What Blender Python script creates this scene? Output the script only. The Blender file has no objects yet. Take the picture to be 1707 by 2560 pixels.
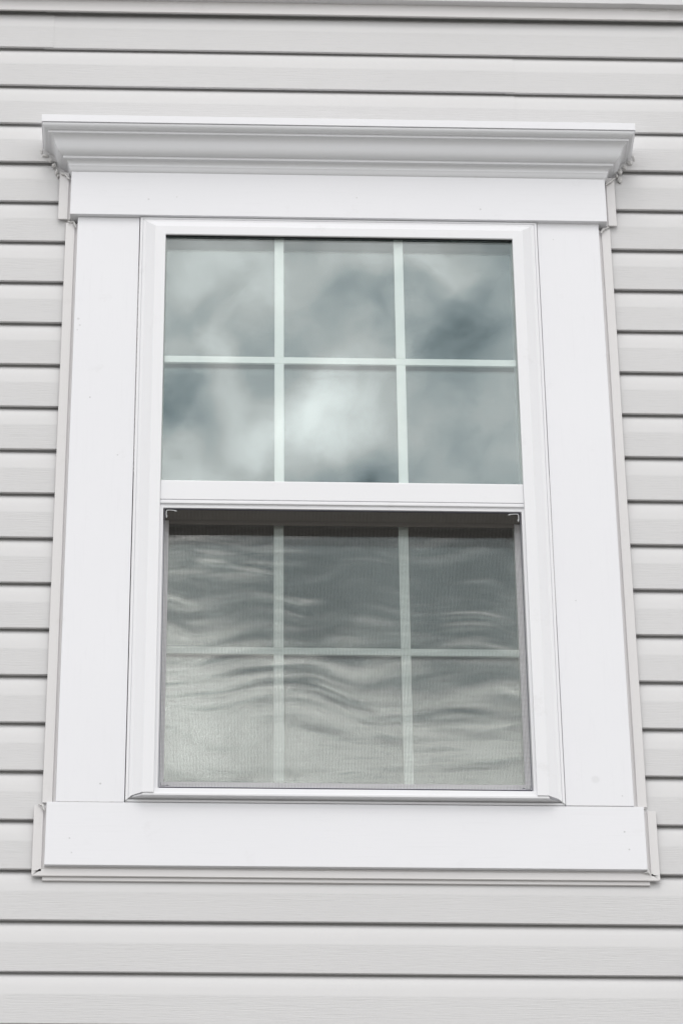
import bpy, bmesh, math, random
from mathutils import Vector, Matrix, noise
random.seed(7)
S = 0.0254          # the scene is measured in inches and stored in metres
OZ = 220.0          # ground level is 220 in below the measuring datum
def W(x, y, z): return Vector((x*S, y*S, (z+OZ)*S))

scene = bpy.context.scene
# ------------------------------------------------------------------ camera
cam_d = bpy.data.cameras.new('camera'); cam = bpy.data.objects.new('camera', cam_d)
scene.collection.objects.link(cam); scene.camera = cam
FWD = Vector((0.03441494, 0.82747827, 0.56044209)); RGT = Vector((0.99933912, -0.03505847, -0.00960326))
UPV = RGT.cross(FWD)
cam.matrix_world = Matrix(((RGT.x, UPV.x, -FWD.x, 0), (RGT.y, UPV.y, -FWD.y, 0), (RGT.z, UPV.z, -FWD.z, 0), (0, 0, 0, 1)))
cam.location = W(-5.41039, -258.34334, -156.8643)
cam_d.sensor_fit = 'VERTICAL'; cam_d.sensor_height = 36.0
cam_d.lens = 9271.37/2560*36.0
cam_d.clip_start = 0.1; cam_d.clip_end = 3000.0
# ------------------------------------------------------------------ world and sun
world = bpy.data.worlds.new('World'); scene.world = world; world.use_nodes = True
nt = world.node_tree; nt.nodes.clear()
def N(t, **k):
    n = nt.nodes.new(t)
    for a, b in k.items(): setattr(n, a, b)
    return n
def M(op, a, b=None, clamp=False):
    n = N('ShaderNodeMath', operation=op); n.use_clamp = clamp
    for i, v in enumerate((a, b)):
        if v is None: continue
        if isinstance(v, (int, float)): n.inputs[i].default_value = v
        else: nt.links.new(v, n.inputs[i])
    return n.outputs[0]
out = N('ShaderNodeOutputWorld'); bg = N('ShaderNodeBackground'); bg.inputs[1].default_value = 0.10
nt.links.new(bg.outputs[0], out.inputs[0])
sky = N('ShaderNodeTexSky', sky_type='NISHITA'); sky.sun_disc = False
SUN_EL, SUN_ROT = math.radians(60), math.radians(186)
sky.sun_elevation = SUN_EL; sky.sun_rotation = SUN_ROT
tc = N('ShaderNodeTexCoord'); D = tc.outputs['Generated']
# gentle warp so that cloud edges are ragged
nz = N('ShaderNodeTexNoise'); nz.inputs['Scale'].default_value = 42; nz.inputs['Detail'].default_value = 4; nz.inputs['Roughness'].default_value = 0.45
nt.links.new(D, nz.inputs['Vector'])
sub = N('ShaderNodeVectorMath', operation='SUBTRACT'); nt.links.new(nz.outputs['Color'], sub.inputs[0]); sub.inputs[1].default_value = (.5, .5, .5)
scl = N('ShaderNodeVectorMath', operation='SCALE'); nt.links.new(sub.outputs[0], scl.inputs[0]); scl.inputs['Scale'].default_value = 0.025
add = N('ShaderNodeVectorMath', operation='ADD'); nt.links.new(D, add.inputs[0]); nt.links.new(scl.outputs[0], add.inputs[1])
P = add.outputs[0]
def noise_out(vec, scale, detail, rough):
    n = N('ShaderNodeTexNoise'); n.inputs['Scale'].default_value = scale; n.inputs['Detail'].default_value = detail
    n.inputs['Roughness'].default_value = rough; nt.links.new(vec, n.inputs['Vector']); return n.outputs['Fac']
big = noise_out(P, 7.0, 4, 0.5)
mid = noise_out(P, 44.0, 4, 0.5)
val = M('ADD', M('MULTIPLY', M('SUBTRACT', big, 0.5), 1.0), M('MULTIPLY', M('SUBTRACT', mid, 0.5), 1.45))
val = M('ADD', val, 1.0)
# individual clouds of the overcast: direction, half width, brighter (+) or darker (-)
CLOUDS = [((0.0325, -0.8165, 0.5770), .0105, .50), ((0.0280, -0.8120, 0.584), .008, .5), ((0.0345, -0.8075, 0.589), .006, .35),
          ((0.0063, -0.7882, 0.6153), .012, .18), ((-0.0035, -0.7975, 0.6033), .007, -.18), ((-0.0125, -0.8110, 0.5850), .012, -.50),
          ((-0.0080, -0.8240, 0.5665), .011, .38), ((0.0120, -0.8165, 0.5770), .011, .50), ((0.0030, -0.8045, 0.5940), .008, .22),
          ((0.0680, -0.7990, 0.5975), .020, -.52), ((0.0300, -0.7960, 0.6045), .013, -.22), ((0.0740, -0.8140, 0.5770), .014, .22),
          ((0.0440, -0.8232, 0.5660), .010, -.42), ((0.0430, -0.8090, 0.5870), .011, .38), ((0.0600, -0.7870, 0.6140), .010, .18),
          ((0.0290, -0.8400, 0.5420), .022, -.70), ((0.0750, -0.8390, 0.5400), .024, -.80), ((-0.006, -0.8380, 0.5450), .016, -.70),
          ((-0.0120, -0.8585, 0.5125), .020, 1.5), ((0.0300, -0.8640, 0.5025), .020, .75), ((0.0720, -0.8640, 0.5025), .020, .6)]
for c, w, a in CLOUDS:
    L = math.sqrt(sum(q*q for q in c)); c = [q/L for q in c]
    dn = N('ShaderNodeVectorMath', operation='DISTANCE'); nt.links.new(P, dn.inputs[0]); dn.inputs[1].default_value = c
    t = M('DIVIDE', dn.outputs['Value'], w); t = M('POWER', t, 2.0); t = M('MULTIPLY', t, -1.0)
    t = M('EXPONENT', t); val = M('ADD', val, M('MULTIPLY', t, a))
val = M('MAXIMUM', val, 0.25)
CLOUD = 13.2
mrc = N('ShaderNodeMapRange'); mrc.inputs['From Min'].default_value = .35; mrc.inputs['From Max'].default_value = .95
nt.links.new(val, mrc.inputs['Value'])
tone = N('ShaderNodeMix', data_type='RGBA'); nt.links.new(mrc.outputs['Result'], tone.inputs['Factor'])
tone.inputs['A'].default_value = (.83*CLOUD, .98*CLOUD, 1.04*CLOUD, 1); tone.inputs['B'].default_value = (1.0*CLOUD, .992*CLOUD, .985*CLOUD, 1)
rgb = N('ShaderNodeVectorMath', operation='SCALE'); nt.links.new(tone.outputs['Result'], rgb.inputs[0])
nt.links.new(val, rgb.inputs['Scale'])
mix = N('ShaderNodeMix', data_type='RGBA'); mix.inputs['Factor'].default_value = 0.94
nt.links.new(sky.outputs[0], mix.inputs['A']); nt.links.new(rgb.outputs[0], mix.inputs['B'])
nt.links.new(mix.outputs['Result'], bg.inputs[0])
sun_d = bpy.data.lights.new('sun', 'SUN'); sun_d.energy = .6; sun_d.angle = math.radians(26); sun_d.color = (1, .97, .93)
sun = bpy.data.objects.new('sun', sun_d); scene.collection.objects.link(sun)
# Nishita rotation: azimuth measured clockwise from +Y
sd = Vector((math.sin(SUN_ROT)*math.cos(SUN_EL), math.cos(SUN_ROT)*math.cos(SUN_EL), math.sin(SUN_EL)))
sun.rotation_euler = sd.to_track_quat('Z', 'Y').to_euler(); sun.location = W(0, -300, 200)
# ------------------------------------------------------------------ view
vs = scene.view_settings; vs.view_transform = 'Standard'; vs.look = 'None'; vs.exposure = 0.21; vs.gamma = 1.0; vs.use_curve_mapping = False
scene.cycles.max_bounces = 10; scene.cycles.transparent_max_bounces = 24; scene.cycles.glossy_bounces = 6

# ------------------------------------------------------------------ materials
def mat_new(name):
    m = bpy.data.materials.new(name); m.use_nodes = True
    t = m.node_tree; b = t.nodes['Principled BSDF']; return m, t, b
def painted(name, col, rough=.45, grain=None, strength=.15, dist=.0006, mottle=.03, specks=0.0, smudge=0.0, spec=.4, stains=()):
    """off white plastic or paint: grain = (x,y,z) noise scale per metre for the embossed wood grain"""
    m, t, b = mat_new(name); nn, ll = t.nodes, t.links
    b.inputs['Roughness'].default_value = rough; b.inputs['Specular IOR Level'].default_value = spec
    tc = nn.new('ShaderNodeTexCoord')
    big = nn.new('ShaderNodeTexNoise'); big.inputs['Scale'].default_value = 2.2; big.inputs['Detail'].default_value = 5
    ll.new(tc.outputs['Object'], big.inputs['Vector'])
    mr = nn.new('ShaderNodeMapRange'); mr.inputs['From Min'].default_value = .3; mr.inputs['From Max'].default_value = .7
    mr.inputs['To Min'].default_value = 1-mottle; mr.inputs['To Max'].default_value = 1.0
    ll.new(big.outputs['Fac'], mr.inputs['Value'])
    sc = nn.new('ShaderNodeVectorMath'); sc.operation = 'SCALE'; sc.inputs[0].default_value = col
    ll.new(mr.outputs['Result'], sc.inputs['Scale']); last = sc.outputs[0]
    def mul(fac_socket, dark, last):
        mx = nn.new('ShaderNodeMix'); mx.data_type = 'RGBA'; ll.new(fac_socket, mx.inputs['Factor'])
        ll.new(last, mx.inputs['A']); mx.inputs['B'].default_value = (*dark, 1); return mx.outputs['Result']
    if specks > 0:       # fly specks and grit, sparse
        vo = nn.new('ShaderNodeTexVoronoi'); vo.inputs['Scale'].default_value = 9.0
        ll.new(tc.outputs['Object'], vo.inputs['Vector'])
        sx = nn.new('ShaderNodeSeparateColor'); ll.new(vo.outputs['Color'], sx.inputs[0])
        gate = nn.new('ShaderNodeMath'); gate.operation = 'LESS_THAN'; gate.inputs[1].default_value = specks; ll.new(sx.outputs[0], gate.inputs[0])
        rad = nn.new('ShaderNodeMapRange'); ll.new(sx.outputs[1], rad.inputs['Value']); rad.inputs['To Min'].default_value = .006; rad.inputs['To Max'].default_value = .018
        lt = nn.new('ShaderNodeMath'); lt.operation = 'LESS_THAN'; ll.new(vo.outputs['Distance'], lt.inputs[0]); ll.new(rad.outputs['Result'], lt.inputs[1])
        g = nn.new('ShaderNodeMath'); g.operation = 'MULTIPLY'; ll.new(gate.outputs[0], g.inputs[0]); ll.new(lt.outputs[0], g.inputs[1])
        g2 = nn.new('ShaderNodeMath'); g2.operation = 'MULTIPLY'; ll.new(g.outputs[0], g2.inputs[0]); g2.inputs[1].default_value = .6
        last = mul(g2.outputs[0], (.16, .15, .14), last)
    if smudge > 0:       # faint scuffs and grey rub marks
        n2 = nn.new('ShaderNodeTexNoise'); n2.inputs['Scale'].default_value = 14; n2.inputs['Detail'].default_value = 8; n2.inputs['Roughness'].default_value = .72
        ll.new(tc.outputs['Object'], n2.inputs['Vector'])
        m2 = nn.new('ShaderNodeMapRange'); m2.inputs['From Min'].default_value = .60; m2.inputs['From Max'].default_value = .80; m2.inputs['To Max'].default_value = smudge
        ll.new(n2.outputs['Fac'], m2.inputs['Value']); last = mul(m2.outputs['Result'], (.42, .40, .39), last)
    for (px, py, pz, rr, amt) in stains:      # single marks: filled nail holes, a rubbed spot
        dn = nn.new('ShaderNodeVectorMath'); dn.operation = 'DISTANCE'; ll.new(tc.outputs['Object'], dn.inputs[0])
        dn.inputs[1].default_value = ((px-5.4)*S, py*S, (pz+17)*S)
        ms_ = nn.new('ShaderNodeMapRange'); ms_.interpolation_type = 'SMOOTHSTEP'; ms_.inputs['From Min'].default_value = rr*S; ms_.inputs['From Max'].default_value = rr*S*.45; ms_.inputs['To Max'].default_value = amt*.7
        ll.new(dn.outputs['Value'], ms_.inputs['Value']); last = mul(ms_.outputs['Result'], (.25, .25, .24), last)
    if grain:
        mp = nn.new('ShaderNodeMapping'); mp.inputs['Scale'].default_value = grain; ll.new(tc.outputs['Object'], mp.inputs['Vector'])
        w = nn.new('ShaderNodeTexNoise'); w.inputs['Scale'].default_value = 1.0; w.inputs['Detail'].default_value = 4; w.inputs['Roughness'].default_value = .62; w.inputs['Distortion'].default_value = .4
        ll.new(mp.outputs[0], w.inputs['Vector'])
        bp = nn.new('ShaderNodeBump'); bp.inputs['Strength'].default_value = strength; bp.inputs['Distance'].default_value = dist
        ll.new(w.outputs['Fac'], bp.inputs['Height']); ll.new(bp.outputs[0], b.inputs['Normal'])
        m3 = nn.new('ShaderNodeMapRange'); m3.inputs['From Min'].default_value = .56; m3.inputs['From Max'].default_value = .8; m3.inputs['To Max'].default_value = .30*strength
        ll.new(w.outputs['Fac'], m3.inputs['Value']); last = mul(m3.outputs['Result'], tuple(.5*c for c in col), last)
    ll.new(last, b.inputs['Base Color'])
    return m
SID = (.640, .634, .641)
m_siding = painted('siding_vinyl', SID, .5, (22, 200, 640), .75, .0009, .035, .07)
m_slope = painted('siding_vinyl_smooth', SID, .5, (12, 120, 260), .16, .0005, .03, .04)
m_board = painted('painted_board', (.80, .80, .832), .42, (9, 60, 160), .22, .0007, .025, .09, .16, stains=[(27.6, 0, -12.4, .11, .6), (27.9, 0, -14.0, .11, .5), (-16.5, 0, -13.4, .1, .5), (-16.3, 0, -14.7, .1, .4), (-11.5, -.4, 51.2, .12, .45), (18.0, -.4, 50.6, .12, .5), (-9.0, -.4, 51.5, .1, .3), (7.0, -.4, 51.7, .09, .5)])
m_board_v = painted('painted_board_upright', (.80, .80, .832), .42, (160, 60, 7), .20, .0007, .025, .09, .16, stains=[(25.5, 0, -7.6, .45, .17), (-16.1, 0, 29.7, .09, .7), (-13.6, 0, 23.7, .10, .45), (24.7, 0, 9.5, .09, .4), (-17.35, 0, 38.1, .16, .35), (-17.2, 0, 37.4, .13, .35), (-17.4, 0, 36.9, .1, .3), (-14.2, 0, -8.4, .12, .6), (27.6, 0, -9.1, .09, .4), (24.4, 0, 47.6, .09, .35)])
m_crown = painted('crown_pvc', (.755, .758, .785), .36, None, 0, 0, .02, .05, .05)
m_vinyl = painted('window_vinyl', (.80, .80, .825), .33, None, 0, 0, .015, .03, .22)
m_chan = painted('channel_vinyl', (.70, .685, .688), .42, None, 0, 0, .04, .05, .25)
m_belt = painted('belt_trim', (.66, .655, .665), .45, (12, 60, 200), .15, .0005, .03, .03, .1)
m_caulk, t_, b_ = mat_new('caulk'); b_.inputs['Base Color'].default_value = (.58, .57, .565, 1); b_.inputs['Roughness'].default_value = .3
m_sheath = painted('sheathing', (.12, .12, .11), .9)
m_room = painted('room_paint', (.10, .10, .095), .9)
m_gasket, t_, b_ = mat_new('black_gasket'); b_.inputs['Base Color'].default_value = (.012, .012, .016, 1); b_.inputs['Roughness'].default_value = .6
m_wire, t_, b_ = mat_new('screen_wire'); b_.inputs['Base Color'].default_value = (.10, .095, .09, 1); b_.inputs['Roughness'].default_value = .5
m_rim, t_, b_ = mat_new('screen_rim'); b_.inputs['Base Color'].default_value = (.06, .06, .09, 1); b_.inputs['Roughness'].default_value = .4
m_strip, t_, b_ = mat_new('brown_shade'); b_.inputs['Base Color'].default_value = (.17, .155, .14, 1); b_.inputs['Roughness'].default_value = .7  # white vinyl in shade: the shade is put into this brown
m_key, t_, b_ = mat_new('corner_key'); b_.inputs['Base Color'].default_value = (.45, .455, .46, 1); b_.inputs['Roughness'].default_value = .4; b_.inputs['Metallic'].default_value = .1
m_grille, t_, b_ = mat_new('grille_bar'); b_.inputs['Base Color'].default_value = (.78, .80, .78, 1); b_.inputs['Roughness'].default_value = .45
m_spacer, t_, b_ = mat_new('spacer'); b_.inputs['Base Color'].default_value = (.55, .58, .55, 1); b_.inputs['Roughness'].default_value = .5

def glass(name, r0, tint, refl, wav=0.0, wscale=(1, 1, 1), wdist=.001):
    m = bpy.data.materials.new(name); m.use_nodes = True; t = m.node_tree; t.nodes.clear(); nn, ll = t.nodes, t.links
    o = nn.new('ShaderNodeOutputMaterial'); mx = nn.new('ShaderNodeMixShader'); tr = nn.new('ShaderNodeBsdfTransparent'); gl = nn.new('ShaderNodeBsdfGlossy')
    tr.inputs[0].default_value = (*tint, 1); gl.inputs['Color'].default_value = (*refl, 1); gl.inputs['Roughness'].default_value = .06 if wav else 0.0
    lw = nn.new('ShaderNodeLayerWeight'); lw.inputs['Blend'].default_value = .5
    p5 = nn.new('ShaderNodeMath'); p5.operation = 'POWER'; p5.inputs[1].default_value = 5; ll.new(lw.outputs['Facing'], p5.inputs[0])
    mm = nn.new('ShaderNodeMath'); mm.operation = 'MULTIPLY_ADD'; mm.inputs[1].default_value = 1-r0; mm.inputs[2].default_value = r0; ll.new(p5.outputs[0], mm.inputs[0])
    ll.new(mm.outputs[0], mx.inputs[0]); ll.new(tr.outputs[0], mx.inputs[1]); ll.new(gl.outputs[0], mx.inputs[2]); ll.new(mx.outputs[0], o.inputs[0])
    if wav > 0:
        tc = nn.new('ShaderNodeTexCoord'); mp = nn.new('ShaderNodeMapping'); mp.inputs['Scale'].default_value = wscale
        lo = nn.new('ShaderNodeTexNoise'); lo.inputs['Scale'].default_value = 5.5; lo.inputs['Detail'].default_value = 0; ll.new(tc.outputs['Object'], lo.inputs['Vector'])
        ls_ = nn.new('ShaderNodeVectorMath'); ls_.operation = 'SUBTRACT'; ls_.inputs[1].default_value = (.5, .5, .5); ll.new(lo.outputs['Color'], ls_.inputs[0])
        lm = nn.new('ShaderNodeVectorMath'); lm.operation = 'MULTIPLY_ADD'; lm.inputs[1].default_value = (.10, .10, .10); ll.new(ls_.outputs[0], lm.inputs[0]); ll.new(tc.outputs['Object'], lm.inputs[2])
        ll.new(lm.outputs[0], mp.inputs['Vector'])
        n = nn.new('ShaderNodeTexNoise'); n.inputs['Scale'].default_value = 1; n.inputs['Detail'].default_value = 0.6; n.inputs['Roughness'].default_value = .3; n.inputs['Distortion'].default_value = .15
        ll.new(mp.outputs[0], n.inputs['Vector'])
        b = nn.new('ShaderNodeBump'); b.inputs['Strength'].default_value = wav; b.inputs['Distance'].default_value = wdist
        ll.new(n.outputs['Fac'], b.inputs['Height']); ll.new(b.outputs[0], gl.inputs['Normal'])
    return m
m_glass_u = glass('glass_upper', .115, (.962, .984, .98), (.955, 1.0, .995))
m_glass_l = glass('glass_lower', .13, (.955, .98, .975), (1.0, 1.0, .96), 1.0, (8, 8, 31), .00040)

# ------------------------------------------------------------------ builders
col = scene.collection
def empty(name, x, y, z):
    o = bpy.data.objects.new(name, None); col.objects.link(o); o.location = W(x, y, z); o.empty_display_size = .1; return o
def root_of(p):
    while p.parent: p = p.parent
    return p
ROOTLOC = {}
class MB:
    def __init__(s): s.v = []; s.f = []; s.mi = []
    def quad(s, *idx, m=0): s.f.append(idx); s.mi.append(m)
    def box(s, x0, x1, y0, y1, z0, z1, m=0):
        b = len(s.v); s.v += [(x, y, z) for x in (x0, x1) for y in (y0, y1) for z in (z0, z1)]
        for q in ((0, 1, 3, 2), (4, 6, 7, 5), (0, 4, 5, 1), (2, 3, 7, 6), (0, 2, 6, 4), (1, 5, 7, 3)): s.quad(*(b+i for i in q), m=m)
        return s
    def extrude_x(s, prof, xs, m=None, jit=None):
        """closed profile of (y, z) swept along x; xs list; jit(x,i)->(dy,dz); m = material index per profile edge"""
        n = len(prof); b = len(s.v)
        for x in xs:
            for i, (y, z) in enumerate(prof):
                xx, dy, dz = x, 0, 0
                if callable(x): xx = x(y, z)
                if jit: dy, dz = jit(xx, i)
                s.v.append((xx, y+dy, z+dz))
        for k in range(len(xs)-1):
            for i in range(n):
                j = (i+1) % n
                s.quad(b+k*n+i, b+k*n+j, b+(k+1)*n+j, b+(k+1)*n+i, m=(m[i] if m else 0))
        s.f.append(tuple(b+i for i in range(n))[::-1]); s.mi.append(m[0] if m else 0)
        s.f.append(tuple(b+(len(xs)-1)*n+i for i in range(n))); s.mi.append(m[0] if m else 0)
        return s
    def path(s, sections):
        """list of equally long closed vertex rings, joined and capped"""
        n = len(sections[0]); b = len(s.v)
        for sec in sections: s.v += sec
        for k in range(len(sections)-1):
            for i in range(n):
                j = (i+1) % n; s.quad(b+k*n+i, b+k*n+j, b+(k+1)*n+j, b+(k+1)*n+i)
        s.f.append(tuple(b+i for i in range(n))[::-1]); s.f.append(tuple(b+(len(sections)-1)*n+i for i in range(n))); s.mi += [0, 0]
        return s
    def build(s, name, mats, parent=None, bevel=0, smooth=None, segs=2):
        if not isinstance(mats, (list, tuple)): mats = [mats]
        me = bpy.data.meshes.new(name)
        off = root_of(parent).location if parent else Vector((0, 0, 0))
        me.from_pydata([W(*v)-off for v in s.v], [], s.f)
        for m in mats: me.materials.append(m)
        me.polygons.foreach_set('material_index', s.mi)
        bm = bmesh.new(); bm.from_mesh(me); bmesh.ops.recalc_face_normals(bm, faces=bm.faces)
        if bevel:
            bmesh.ops.bevel(bm, geom=[e for e in bm.edges if len(e.link_faces) == 2 and e.calc_face_angle(0) > .5], offset=bevel*S, segments=segs, profile=.6, affect='EDGES', clamp_overlap=True)
        bm.to_mesh(me); bm.free()
        if smooth:
            for p in me.polygons: p.use_smooth = True
            me.set_sharp_from_angle(angle=math.radians(smooth))
        o = bpy.data.objects.new(name, me); col.objects.link(o)
        if parent: o.parent = parent
        if smooth and smooth < 60:
            wn = o.modifiers.new('weighted_normal', 'WEIGHTED_NORMAL'); wn.keep_sharp = True; wn.weight = 80
        return o
def nz1(x, y=0.0, z=0.0): return noise.noise(Vector((x, y, z)))

# ------------------------------------------------------------------ ground
g = MB(); g.v = [(-40000, -40000, -OZ), (40000, -40000, -OZ), (40000, 40000, -OZ), (-40000, 40000, -OZ)]; g.quad(0, 1, 2, 3)
m_ground, tg, bgd = mat_new('grey_gravel'); bgd.inputs['Roughness'].default_value = .95
n_ = tg.nodes.new('ShaderNodeTexNoise'); n_.inputs['Scale'].default_value = 3.0; n_.inputs['Detail'].default_value = 8
tcg = tg.nodes.new('ShaderNodeTexCoord'); tg.links.new(tcg.outputs['Object'], n_.inputs['Vector'])
cr = tg.nodes.new('ShaderNodeValToRGB'); cr.color_ramp.elements[0].color = (.15, .15, .135, 1); cr.color_ramp.elements[1].color = (.27, .265, .25, 1)
tg.links.new(n_.outputs['Fac'], cr.inputs[0]); tg.links.new(cr.outputs[0], bgd.inputs['Base Color'])
o = g.build('ground', m_ground); o['kind'] = 'structure'

# ------------------------------------------------------------------ house wall with lap siding
wall = empty('house_wall', 5.4, 4, -OZ)
wall['label'] = 'pale grey vinyl lap siding wall surrounding the white window'; wall['category'] = 'wall'; wall['kind'] = 'thing'
# sheathing with the window opening, and the dark room behind it
sh = MB()
X0, X1, ZT = -190, 200, 130
for a in ((X0, -11.9, 1.5, 5, -OZ, ZT), (22.7, X1, 1.5, 5, -OZ, ZT), (-11.9, 22.7, 1.5, 5, 49, ZT), (-11.9, 22.7, 1.5, 5, -OZ, -9.8)): sh.box(*a)
sh.build('sheathing', m_sheath, wall)
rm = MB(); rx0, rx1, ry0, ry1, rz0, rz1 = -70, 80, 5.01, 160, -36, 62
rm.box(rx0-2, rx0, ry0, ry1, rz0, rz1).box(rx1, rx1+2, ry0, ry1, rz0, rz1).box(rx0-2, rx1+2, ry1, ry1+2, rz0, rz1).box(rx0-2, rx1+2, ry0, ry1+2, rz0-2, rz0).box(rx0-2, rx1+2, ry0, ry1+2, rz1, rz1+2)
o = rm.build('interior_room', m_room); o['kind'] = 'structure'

LIP0 = 69.66
PROF = [(1.12, 4.78), (1.12, 4.52), (1.06, 4.42), (.97, 4.30), (.88, 4.14), (.79, 3.9), (.71, 3.5), (.66, 3.1), (.615, 2.66), (.605, 2.54), (.60, 2.46), (.60, .07), (.612, .02), (.65, .0), (.87, .02), (.89, .05), (.89, .45), (1.16, .7), (1.16, 4.78)]
PM = [0 if (PROF[i][1] > 2 and PROF[(i+1) % len(PROF)][1] < .1) else 1 for i in range(len(PROF))]
def plank(k, x0, x1, dy=0.0, dz=0.0):
    z = LIP0 - 4.5*k
    near = -45 < z < 80
    step = 5.0 if near else 60.0
    n = max(1, int(math.ceil((x1-x0)/step))); xs = [x0+(x1-x0)*i/n for i in range(n+1)]
    prof = [(y+dy, zz+z+dz) for y, zz in PROF]
    def jit(x, i):
        if not near: return 0, 0
        wv = nz1(x*.035, k*3.1, 5)*.028 + nz1(x*.11, k*1.7, 9)*.010
        if PROF[i][1] > 4.45: return 0, 0
        return wv*(1 if PROF[i][1] < 3.9 and PROF[i][0] < 1 else .4), nz1(x*.05, k*2.3, 1)*.022 if PROF[i][1] < .3 else 0
    mb = MB().extrude_x(prof, xs, PM, jit)
    return mb.build('siding_plank', [m_siding, m_slope], wall, smooth=32)
XL, XR = -180.0, 190.0
kmax = int((LIP0+OZ-4)/4.5)
for k in range(-13, kmax+1):
    z = LIP0-4.5*k
    if k in (-1, -2): 
        pass
    pieces = []
    if z > 75 and k < -1 and z < 81.5: continue          # the belt board stands here
    if 51 < 0: pass
    if 4 <= k <= 19:
        pieces = [(XL, -18.1, 0, 0), (28.9, XR, 0, 0)]
    elif k == 0 or k == -1:
        pieces = [(XL, -20.6, -.045, 0.03), (-21.4+.02, XR, 0, 0)]
    elif k in (1, 2):
        pieces = [(XL, 21.63, -.035, .0), (20.8, XR, 0, -.03)]
    else:
        # laps further along the wall, outside the picture
        c = 90 if (k//2) % 2 else -110
        pieces = [(XL, c, -.04, 0), (c-1, XR, 0, 0)]
    for (a, b, dy, dz) in pieces:
        if b > a: plank(k, a, b, dy, dz)
# belt board across the top with its inverted channel below
bb = MB(); 
xs = [XL+i*7.4 for i in range(51)]
prof = [(-.55, 75.14), (-.57, 75.2), (-.57, 80.9), (-.5, 81.0), (1.5, 81.0), (1.5, 75.12)]
def bj(x, i):
    d = .05*math.exp(-((x-32.9)/1.0)**2) if i < 2 else 0
    return nz1(x*.03, 2, 2)*.03, nz1(x*.03, 7, 2)*.03 + d if i in (0, 1, 5) else 0
bxs = sorted(xs+[31.5, 32, 32.4, 32.9, 33.4, 33.8, 34.3])
bb.extrude_x(prof, bxs, None, bj).build('belt_board', m_belt, wall, smooth=35)
def chan_prof(): return [(.10, 75.15), (.10, 73.86), (.115, 73.80), (.16, 73.78), (.30, 73.80), (.30, 73.95), (.16, 73.95), (.16, 75.15)]
def cj(x, i): return nz1(x*.05, 4, 1)*.02, nz1(x*.04, 3, 8)*.02
MB().extrude_x(chan_prof(), [XL+(36.4-XL)*i/30 for i in range(31)], None, cj).build('belt_channel', m_chan, wall, smooth=35)
pf = [(y+.05, z+.04) for y, z in chan_prof()]
MB().extrude_x(pf, [35.2+(XR-35.2)*i/20 for i in range(21)], None, cj).build('belt_channel', m_chan, wall, smooth=35)
# torn slit in the channel face near its joint
sl = MB()
pts = [(32.0+.35*i, 74.93+.05*math.sin(i*1.3)+.03*nz1(i*.7, 3)) for i in range(13)]
for (xa, za), (xb, zb) in zip(pts, pts[1:]): sl.box(xa, xb, .085, .11, min(za, zb)-.02, max(za, zb)+.015)
sl.build('channel_tear', m_caulk, wall)

# unseen eave, added to darken the top of the wall
ev = MB().box(XL, XR, -6, 5.2, 101, 101.6); ev.build('shading_soffit', m_belt, wall)
MB().box(XL, XR, -6.9, -6.0, 100.5, 106.5).build('shading_fascia', m_board, wall, bevel=.05)
rf = MB(); rf.v = [(XL, -8, 106.6), (XR, -8, 106.6), (XR, 170, 190), (XL, 170, 190), (XL, -8, 108), (XR, -8, 108), (XR, 170, 191.4), (XL, 170, 191.4)]
for q in ((0, 1, 2, 3), (4, 5, 6, 7), (0, 1, 5, 4), (2, 3, 7, 6), (0, 3, 7, 4), (1, 2, 6, 5)): rf.quad(*q)
rf.build('roof', m_sheath, wall)
# ------------------------------------------------------------------ the window
win = empty('window', 5.4, 0, -17)
win['label'] = 'white window with two six-lite sashes, crown moulding and insect screen over the lower sash'; win['category'] = 'window'; win['kind'] = 'thing'
A, B = 23.03, 28.50
def board(name, x0, x1, y0, y1, z0, z1, m, bevel=.035, wob=.012):
    n = 14; mb = MB(); vert = (z1-z0) > (x1-x0)
    if vert:
        secs = []
        for i in range(n+1):
            z = z0+(z1-z0)*i/n; w = nz1(z*.06, x0, 3)*wob
            secs.append([(x0+w, y0, z), (x1+nz1(z*.05, x1, 8)*wob, y0, z), (x1+nz1(z*.05, x1, 8)*wob, y1, z), (x0+w, y1, z)])
    else:
        secs = []
        for i in range(n+1):
            x = x0+(x1-x0)*i/n; w = nz1(x*.06, z0, 3)*wob; w2 = nz1(x*.05, z1, 8)*wob
            secs.append([(x, y0, z0+w), (x, y0, z1+w2), (x, y1, z1+w2), (x, y1, z0+w)])
    return mb.path(secs).build(name, m, win, bevel=bevel, smooth=35)
board('side_casing', -17.72, -12.25, 0, 1.45, -10.06, 49.40, m_board_v)
board('side_casing', A, B, 0, 1.45, -10.02, 49.55, m_board_v)
board('head_casing', -18.42, 29.26, -.40, 1.45, 49.43, 55.5, m_board)
board('sill_casing', -18.42, 29.27, -.02, 1.45, -15.80, -10.10, m_board, .05)
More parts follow.
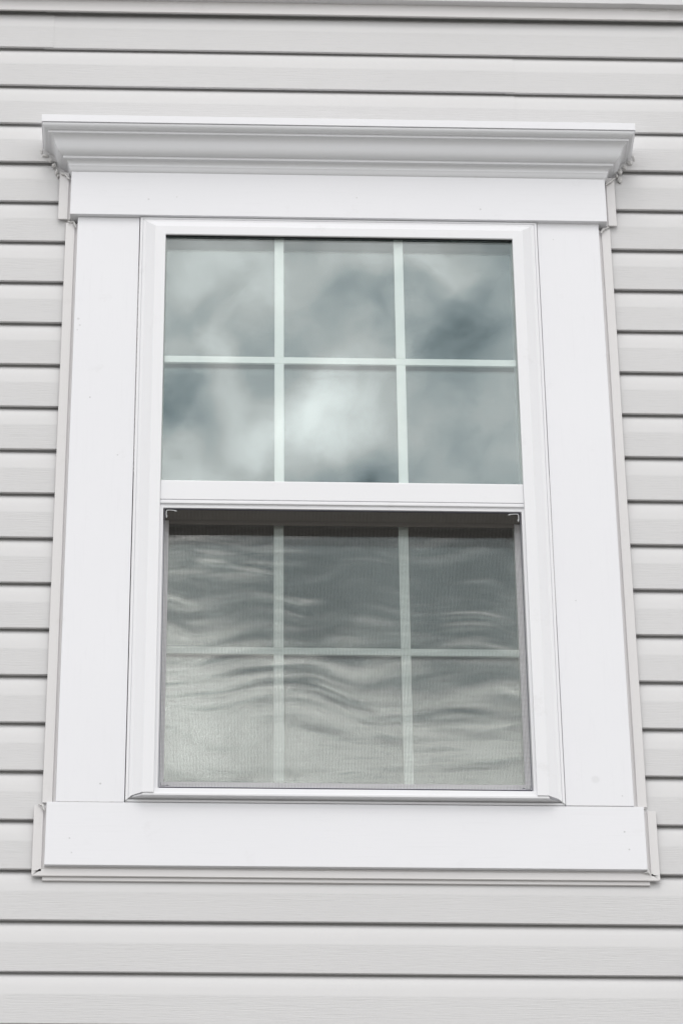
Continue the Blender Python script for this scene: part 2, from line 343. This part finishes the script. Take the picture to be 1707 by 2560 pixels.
# crown: profile (d outwards, z), swept along wall - front - wall with mitred corners
CR = [(2.62, 57.72), (2.62, 57.62), (2.59, 57.50), (2.50, 57.38), (2.36, 57.29), (2.22, 57.25), (2.14, 57.25), (2.11, 57.23), (2.11, 57.03), (2.09, 57.0), (1.97, 57.0), (1.86, 56.95), (1.74, 56.86), (1.63, 56.72), (1.55, 56.55),
      (1.48, 56.32), (1.41, 56.08), (1.32, 55.85), (1.20, 55.66), (1.05, 55.53), (.90, 55.47), (.80, 55.46), (.77, 55.44), (.77, 55.23), (.75, 55.20), (.62, 55.20), (.55, 55.19), (.43, 55.14), (.35, 55.04), (.30, 54.90), (.29, 54.80), (.29, 54.72), (.27, 54.69), (.24, 54.64), (.19, 54.50), (.13, 54.34), (.05, 54.25), (.0, 54.22)]
XH0, XH1, YH = -18.42, 29.27, -.40
def crown_ring(pr, inner):
    r = [(d, z) for d, z in pr] + [(inner, pr[-1][1]), (inner, pr[0][1])]
    return r
def sweep_crown(pr, name, mat, smooth=28, inner=-.0005, back=1.02, bevel=0):
    ring = crown_ring(pr, -.3)
    secs = []
    for where in ('wl', 'cl', 'm1', 'cr', 'wr'):
        s = []
        for d, z in ring:
            if where == 'wl': s.append((XH0-d, back, z))
            elif where == 'cl': s.append((XH0-d, YH-d, z))
            elif where == 'm1': s.append((5.4, YH-d, z))
            elif where == 'cr': s.append((XH1+d, YH-d, z))
            else: s.append((XH1+d, back, z))
        secs.append(s)
    return MB().path(secs).build(name, mat, win, smooth=smooth, bevel=bevel)
crown = sweep_crown(CR, 'crown_moulding', m_crown)
cap = MB().box(XH0-2.72, XH1+2.70, YH-2.72, 1.02, 57.76, 58.56).build('crown_cap', m_board, win, bevel=.04, smooth=35)

# vinyl J channels that close the siding against the casing
def jchan_v(x_out, x_in, x_board, z0, z1, y=.30, mitre=0, name='j_channel'):
    """upright channel: flat face, inner groove. x_out>..; works for either side"""
    sg = 1 if x_in > x_out else -1
    secs = []
    prof = [(x_out, y+.14), (x_out, y+.03), (x_out+sg*.03, y), (x_in-sg*.02, y), (x_in, y+.03), (x_in+sg*.03, y+.17), (x_in+sg*.12, y+.19), (x_in+sg*.14, y+.10), (x_in+sg*.18, y+.09), (x_board, y+.12), (x_board, 1.2), (x_in, 1.2), (x_in-sg*.05, y+.22), (x_out+sg*.1, y+.14)]
    n = 16
    for i in range(n+1):
        z = z0+(z1-z0)*i/n; w = nz1(z*.07, x_out, 2)*.03
        s = []
        for (x, yy) in prof:
            zz = z
            if i == 0 and mitre: zz = z + min(abs(x-x_out), .62)*mitre*.85
            s.append((x+(w if yy < y+.15 else 0), yy, zz))
        secs.append(s)
    return MB().path(secs).build(name, m_chan, win, smooth=35)
jchan_v(-18.78, -17.98, -17.73, -10.0, 48.95)
jchan_v(29.57, 28.80, 28.51, -9.95, 49.05)
jchan_v(-19.50, -18.66, -18.43, 49.33, 54.6, .22)
jchan_v(30.22, 29.46, 29.27, 49.45, 54.9, .22)
jchan_v(-19.42, -18.66, -18.43, -16.62, -10.3, .30, mitre=1.0)
jchan_v(30.26, 29.56, 29.28, -16.6, -10.3, .30, mitre=1.0)
# bottom channel under the sill casing
def bchan(x0, x1, dy=0):
    y = .30
    prof = [(y+.14, -16.63), (y+.03, -16.63), (y, -16.60), (y, -16.02), (y+.03, -15.99), (y+.10, -15.97), (y+.10, -15.91), (y+.05, -15.89), (y+.05, -15.82), (1.2, -15.82), (1.2, -15.95), (y+.2, -16.05), (y+.14, -16.5)]
    secs = []
    n = 18
    for i in range(n+1):
        t = i/n; s = []
        for yy, z in prof:
            x = x0+(x1-x0)*t
            if i == 0: x = x0 + (z+16.63)*.95 + .02
            if i == n: x = x1 - (z+16.63)*.95 - .02
            s.append((x, yy, z+nz1(x*.05, 5, 1)*.02))
        secs.append(s)
    return MB().path(secs).build('j_channel', m_chan, win, smooth=35)
bchan(-19.42, 30.26)
MB().extrude_x([(.52, -16.95), (.48, -16.92), (.48, -16.5), (.9, -16.5), (.9, -16.9)], [-18.56, 5, 29.45]).build('starter_strip', m_chan, win, smooth=35)

# window frame (vinyl): mitred head and jambs, projecting sill
FX0, FX1, FZ0, FZ1 = -12.18, 22.98, -10.04, 49.38
FP = [(0, 2.9), (0, -.11), (.03, -.15), (.19, -.17), (.215, -.17), (.235, -.10), (.255, -.10), (.275, -.17), (.50, -.17), (.53, -.18), (1.33, -.62), (1.36, -.635), (2.22, -.64), (2.27, -.61), (2.28, -.56), (2.28, 2.9)]
def frame_side(side):
    g_ = .012; secs = []
    prof = [(o_, y - (.08 if y < -.45 else 0)) for o_, y in FP] if side != 'T' else FP[:-1]+[(2.28, -.31), (1.3, -.30), (1.3, 2.9)]
    for e in (0, 1):
        s = []
        for oo, y in prof:
            if side == 'L': s.append((FX0+oo, y, (FZ1-oo-g_) if e else FZ0+.02+min(oo, .55)*.9+(0.02 if oo < .6 else 0)))
            if side == 'R': s.append((FX1-oo, y, (FZ1-oo-g_) if e else FZ0+.02+min(oo, .55)*.9))
            if side == 'T': s.append(((FX1-oo-g_) if e else (FX0+oo+g_), y, FZ1-oo))
        secs.append(s)
    return MB().path(secs)
frame_side('L').build('frame_jamb', m_vinyl, win, smooth=14)
frame_side('R').build('frame_jamb', m_vinyl, win, smooth=14)
frame_side('T').build('frame_head', m_vinyl, win, smooth=14)
SP = [(2.9, -10.04), (.0, -10.04), (-.03, -10.02), (-.04, -9.86), (0.0, -9.82), (.10, -9.80), (.14, -9.74), (-.05, -9.72), (-.35, -9.74), (-.60, -9.77), (-.64, -9.74), (-.65, -9.58), (-.62, -9.52), (-.45, -9.46), (-.42, -9.0), (-.36, -8.95), (0.4, -8.93), (2.9, -8.6)]
def sx(side):
    def f(y, z):
        k = max(0.0, min(1.0, (.05-y)/.65)) if z > -9.79 else 0
        base = FX0+.02 + 1.25*k if z > -9.79 else FX0+.02
        if z > -9.5: base = FX0 + 2.2
        elif z > -9.60 and y < -.5: base = FX0+1.4
        return base if side == 0 else FX0+FX1-base
    return f
MB().extrude_x(SP, [sx(0), sx(1)]).build('frame_sill', m_vinyl, win, smooth=30)

# ---- upper sash : meeting rail as its body, panes and grille bars in it
IX0, IX1 = FX0+2.28, FX1-2.28      # -9.90 .. 20.70
MR = [(2.0, 21.0), (-.20, 21.0), (-.42, 20.86), (-.45, 20.72), (-.45, 18.98), (-.43, 18.94), (-.30, 18.92), (-.30, 18.86), (-.44, 18.84), (-.46, 18.80), (-.46, 18.57), (-.44, 18.53), (-.30, 18.51), (-.28, 18.45), (-.30, 18.42), (-.30, 18.16), (-.27, 18.14), (1.49, 18.14), (1.49, 18.6), (2.0, 18.9)]
up = MB().extrude_x(MR, [IX0+.015, 5.4, IX1-.015]).build('upper_sash', m_vinyl, win, smooth=30)
def pane(x0, x1, z0, z1, y, mat, parent):
    MB().box(x0, x1, y, y+.12, z0, z1).build('glass_pane', mat, parent)
pane(IX0-.3, IX1+.3, 20.9, 48.05, -.29, m_glass_u, up)
pane(IX0-.3, IX1+.3, 20.9, 48.05, .52, m_glass_u, up)
for a_, b2 in ((IX0-.2, IX0+.10), (IX1-.10, IX1+.2)): MB().box(a_, b2, -.17, .51, 20.95, 47.45).build('glass_spacer', m_spacer, up)
MB().box(IX0-.05, IX1+.05, -.15, .50, 47.95, 48.05).box(IX0-.05, IX1+.05, -.49, -.302, 47.06, 47.2).build('glazing_gasket', m_gasket, up)
def bars(parent, xa, xb, z0, z1, zh0, zh1, y, xl, xr):
    for (a, b) in (xa, xb):
        for (c, d) in ((z0, zh0-.004), (zh1+.004, z1)):
            MB().box(a, b, y, y+.22, c, d).build('muntin', m_grille, parent, bevel=.04, smooth=35)
    MB().box(xl, xr, y-.004, y+.224, zh0, zh1).build('muntin', m_grille, parent, bevel=.04, smooth=35)
bars(up, (-.30, .51), (10.22, 11.03), 20.9, 47.9, 33.62, 34.30, .08, IX0+.10, IX1-.10)

# ---- lower sash
GY = 1.70
ls = MB(); lx0, lx1 = -9.62, 20.46
# ring of stiles and rails, front at y 1.5
ls.box(lx0, -9.17, 1.5, 2.8, -8.6, 18.6).box(19.98, lx1, 1.5, 2.8, -8.6, 18.6).box(-9.17, 19.98, 1.5, 2.8, -8.6, -7.32)
low = ls.build('lower_sash', m_vinyl, win, bevel=.02)
MB().box(-9.17, 19.98, 1.5, 1.68, 17.77, 18.6).build('shade_strip', m_strip, low)  # face of the sash top rail, shade painted in by its colour
MB().box(-9.62, 20.46, -.12, 1.49, 18.07, 18.13).build('shade_strip', m_strip, low)  # underside of the meeting rail, coloured dark for the shade there
MB().box(-9.17, 19.98, 1.83, 3.2, 19.4, 20.8).build('shade_strip', m_gasket, low)  # bar coloured black for the shade behind the top of the glass
pane(-9.3, 20.1, -7.5, 19.3, GY, m_glass_l, low)
pane(-9.3, 20.1, -7.5, 19.3, GY+.74, m_glass_l, low)
bars(low, (-.30, .51), (10.22, 11.03), -7.32, 18.5, 5.27, 5.93, 2.10, -9.17, 19.98)
# jamb channel strips beside the screen
for a, b in ((IX0-.02, -9.62), (20.47, IX1+.02)):
    MB().box(a, b, -.32, 2.9, -8.95, 18.44).build('screen_track', m_vinyl, win, bevel=.02)

# ---- insect screen
sx0, sx1, sz0, sz1, sy = -9.53, 20.38, -8.80, 18.10, -.20
rim = MB(); r_ = .045
rim.box(sx0, sx0+r_, sy-.02, sy+.10, sz0, sz1).box(sx1-r_, sx1, sy-.02, sy+.10, sz0, sz1).box(sx0+r_, sx1-r_, sy-.02, sy+.10, sz0, sz0+r_).box(sx0+r_, sx1-r_, sy-.02, sy+.10, sz1-r_, sz1)
scr = rim.build('insect_screen', m_rim, win)
ms = MB(); PX = 1/8.6; PZ = 1/8.6; w = .0078
nx = int((sx1-sx0-2*r_)/PX); nzn = int((sz1-sz0-2*r_)/PZ)
for i in range(1, nx):
    x = sx0+r_+(sx1-sx0-2*r_)*i/nx; b_i = len(ms.v); nseg = 12
    for j in range(nseg+1):
        z = sz0+r_+(sz1-sz0-2*r_)*j/nseg; xx = x + .10*nz1(x*.12, z*.10, 4)*math.sin(math.pi*i/nx)*math.sin(math.pi*j/nseg)
        ms.v += [(xx-w, sy, z), (xx, sy-w, z), (xx+w, sy, z), (xx, sy+w, z)]
    for j in range(nseg):
        for q in range(4):
            ms.quad(b_i+j*4+q, b_i+j*4+(q+1) % 4, b_i+(j+1)*4+(q+1) % 4, b_i+(j+1)*4+q)
for i in range(1, nzn):
    z = sz0+r_+(sz1-sz0-2*r_)*i/nzn; b_i = len(ms.v); nseg = 12
    for j in range(nseg+1):
        x = sx0+r_+(sx1-sx0-2*r_)*j/nseg; zz = z + .10*nz1(x*.10, z*.12, 14)*math.sin(math.pi*i/nzn)*math.sin(math.pi*j/nseg)
        ms.v += [(x, sy+.011, zz-w), (x, sy+.011-w, zz), (x, sy+.011, zz+w), (x, sy+.011+w, zz)]
    for j in range(nseg):
        for q in range(4):
            ms.quad(b_i+j*4+q, b_i+j*4+(q+1) % 4, b_i+(j+1)*4+(q+1) % 4, b_i+(j+1)*4+q)
o = ms.build('screen_mesh', m_wire, scr); o['kind'] = 'stuff'
def tube(mb, pts, radii, n=8):
    secs = []
    for i, p in enumerate(pts):
        p = Vector(p); a = Vector(pts[max(0, i-1)]); c = Vector(pts[min(len(pts)-1, i+1)]); t = (c-a).normalized()
        u = t.cross(Vector((0, 1, 0)));  u = u.normalized() if u.length > 1e-4 else Vector((1, 0, 0)); v = t.cross(u)
        r = radii[i] if isinstance(radii, (list, tuple)) else radii
        secs.append([tuple(p+(u*math.cos(2*math.pi*q/n)+v*math.sin(2*math.pi*q/n)*.7)*r) for q in range(n)])
    mb.path(secs)
def key(cx, cz, dx, dz, m):
    mb = MB(); y = sy-.04
    pts = [(cx+dx*1.05, y, cz+dz*.27), (cx+dx*.93, y, cz+dz*.26), (cx+dx*.82, y, cz+dz*.20), (cx+dx*.40, y, cz+dz*.17), (cx+dx*.22, y, cz+dz*.19), (cx+dx*.17, y, cz+dz*.28), (cx+dx*.16, y, cz+dz*.60), (cx+dx*.20, y, cz+dz*.80), (cx+dx*.19, y, cz+dz*.95)]
    tube(mb, pts, [.02, .085, .05, .045, .05, .05, .045, .08, .03])
    mb.build('corner_key', m, scr, smooth=60)
key(sx0, sz1, 1, -1, m_key); key(sx1, sz1, -1, -1, m_key)
def small_key(cx, cz, dx):
    mb = MB(); tube(mb, [(cx+dx*.85, sy-.02, cz+.13), (cx+dx*.7, sy-.02, cz+.19), (cx+dx*.5, sy-.02, cz+.12), (cx+dx*.15, sy-.02, cz+.10), (cx+dx*.12, sy-.02, cz+.45)], [.015, .03, .02, .02, .015]); mb.build('corner_key', m_rim, scr, smooth=60)
small_key(sx0, sz0, 1); small_key(sx1, sz0, -1)

# ---- caulk: squeezed beads at the joints
def lump(x, y, z, rx, rz, sd, ry=.15):
    rx *= .72; rz *= .95
    bm = bmesh.new(); bmesh.ops.create_icosphere(bm, subdivisions=3, radius=1.0)
    mb = MB()
    for v in bm.verts:
        d = 1.15 + .40*noise.noise(v.co*1.3+Vector((sd, 0, 0))) + .12*noise.noise(v.co*4+Vector((0, sd, 0)))
        mb.v.append((x+v.co.x*rx*d, y+v.co.y*ry*d, z+v.co.z*rz*d))
    for f in bm.faces: mb.quad(*[v.index for v in f.verts])
    bm.free(); mb.build('caulk_bead', m_caulk, win, smooth=70)
for i, a_ in enumerate([(-21.25, .62, 57.35, .17, .36), (-20.85, .52, 56.75, .34, .17), (-20.4, .48, 56.25, .22, .26), (-20.05, .48, 55.6, .24, .24), (-19.8, .5, 54.9, .17, .36), (-19.65, .52, 54.4, .12, .18),
                        (32.15, .62, 57.6, .2, .42), (31.75, .52, 56.9, .3, .24), (31.25, .48, 56.35, .26, .2), (30.8, .46, 55.8, .26, .3), (30.75, .5, 54.95, .24, .34), (30.5, .5, 55.3, .18, .2)]): lump(*a_, sd=i*3.7)
def bead(pts, r, sd=0, wob=.3):
    random.seed(sd); P_ = []; R_ = []
    for i in range(len(pts)-1):
        a, b = Vector(pts[i]), Vector(pts[i+1]); n = max(2, int((b-a).length/(.12 if r < .1 else .22)))
        for j in range(n):
            q = a.lerp(b, j/n); P_.append((q.x+random.uniform(-1, 1)*r*wob, q.y+random.uniform(-.3, .3)*r, q.z+random.uniform(-1, 1)*r*wob)); R_.append(r*random.uniform(.55, 1.35))
    P_.append(tuple(pts[-1])); R_.append(r*.5); R_[0] = r*.5
    mb = MB(); tube(mb, P_, R_, 7); mb.build('caulk_bead', m_caulk, win, smooth=70)
bead([(-19.45, .15, 54.55), (-19.0, .12, 54.25), (-18.6, .0, 53.7)], .12, 3)
bead([(30.3, .15, 54.85), (29.9, .12, 54.5), (29.4, .0, 53.9)], .12, 6)
bead([(-18.6, .2, 49.0), (-18.1, .15, 48.95), (-17.85, .15, 48.3)], .09, 7)
bead([(29.5, .2, 49.2), (29.0, .15, 49.0), (28.7, .15, 48.5)], .09, 8)
bead([(-19.1, .22, -10.25), (-18.75, .15, -10.3), (-18.55, .15, -10.9)], .09, 9)
bead([(28.65, .2, -10.0), (29.0, .15, -10.1), (29.4, .15, -10.2)], .09, 10)
bead([(29.0, .2, -16.0), (29.35, .2, -15.9), (29.5, .2, -16.15)], .10, 11)
bead([(-17.3, -.0, -10.07), (-13.0, -.0, -10.07)], .018, 12, .8)
bead([(23.2, -.0, -10.05), (28.0, -.0, -10.05)], .018, 13, .8)
bead([(-12.21, .02, 44), (-12.21, .02, 22)], .02, 14, .8)
bead([(23.0, .02, 22), (23.0, .02, 8)], .02, 15, .8)
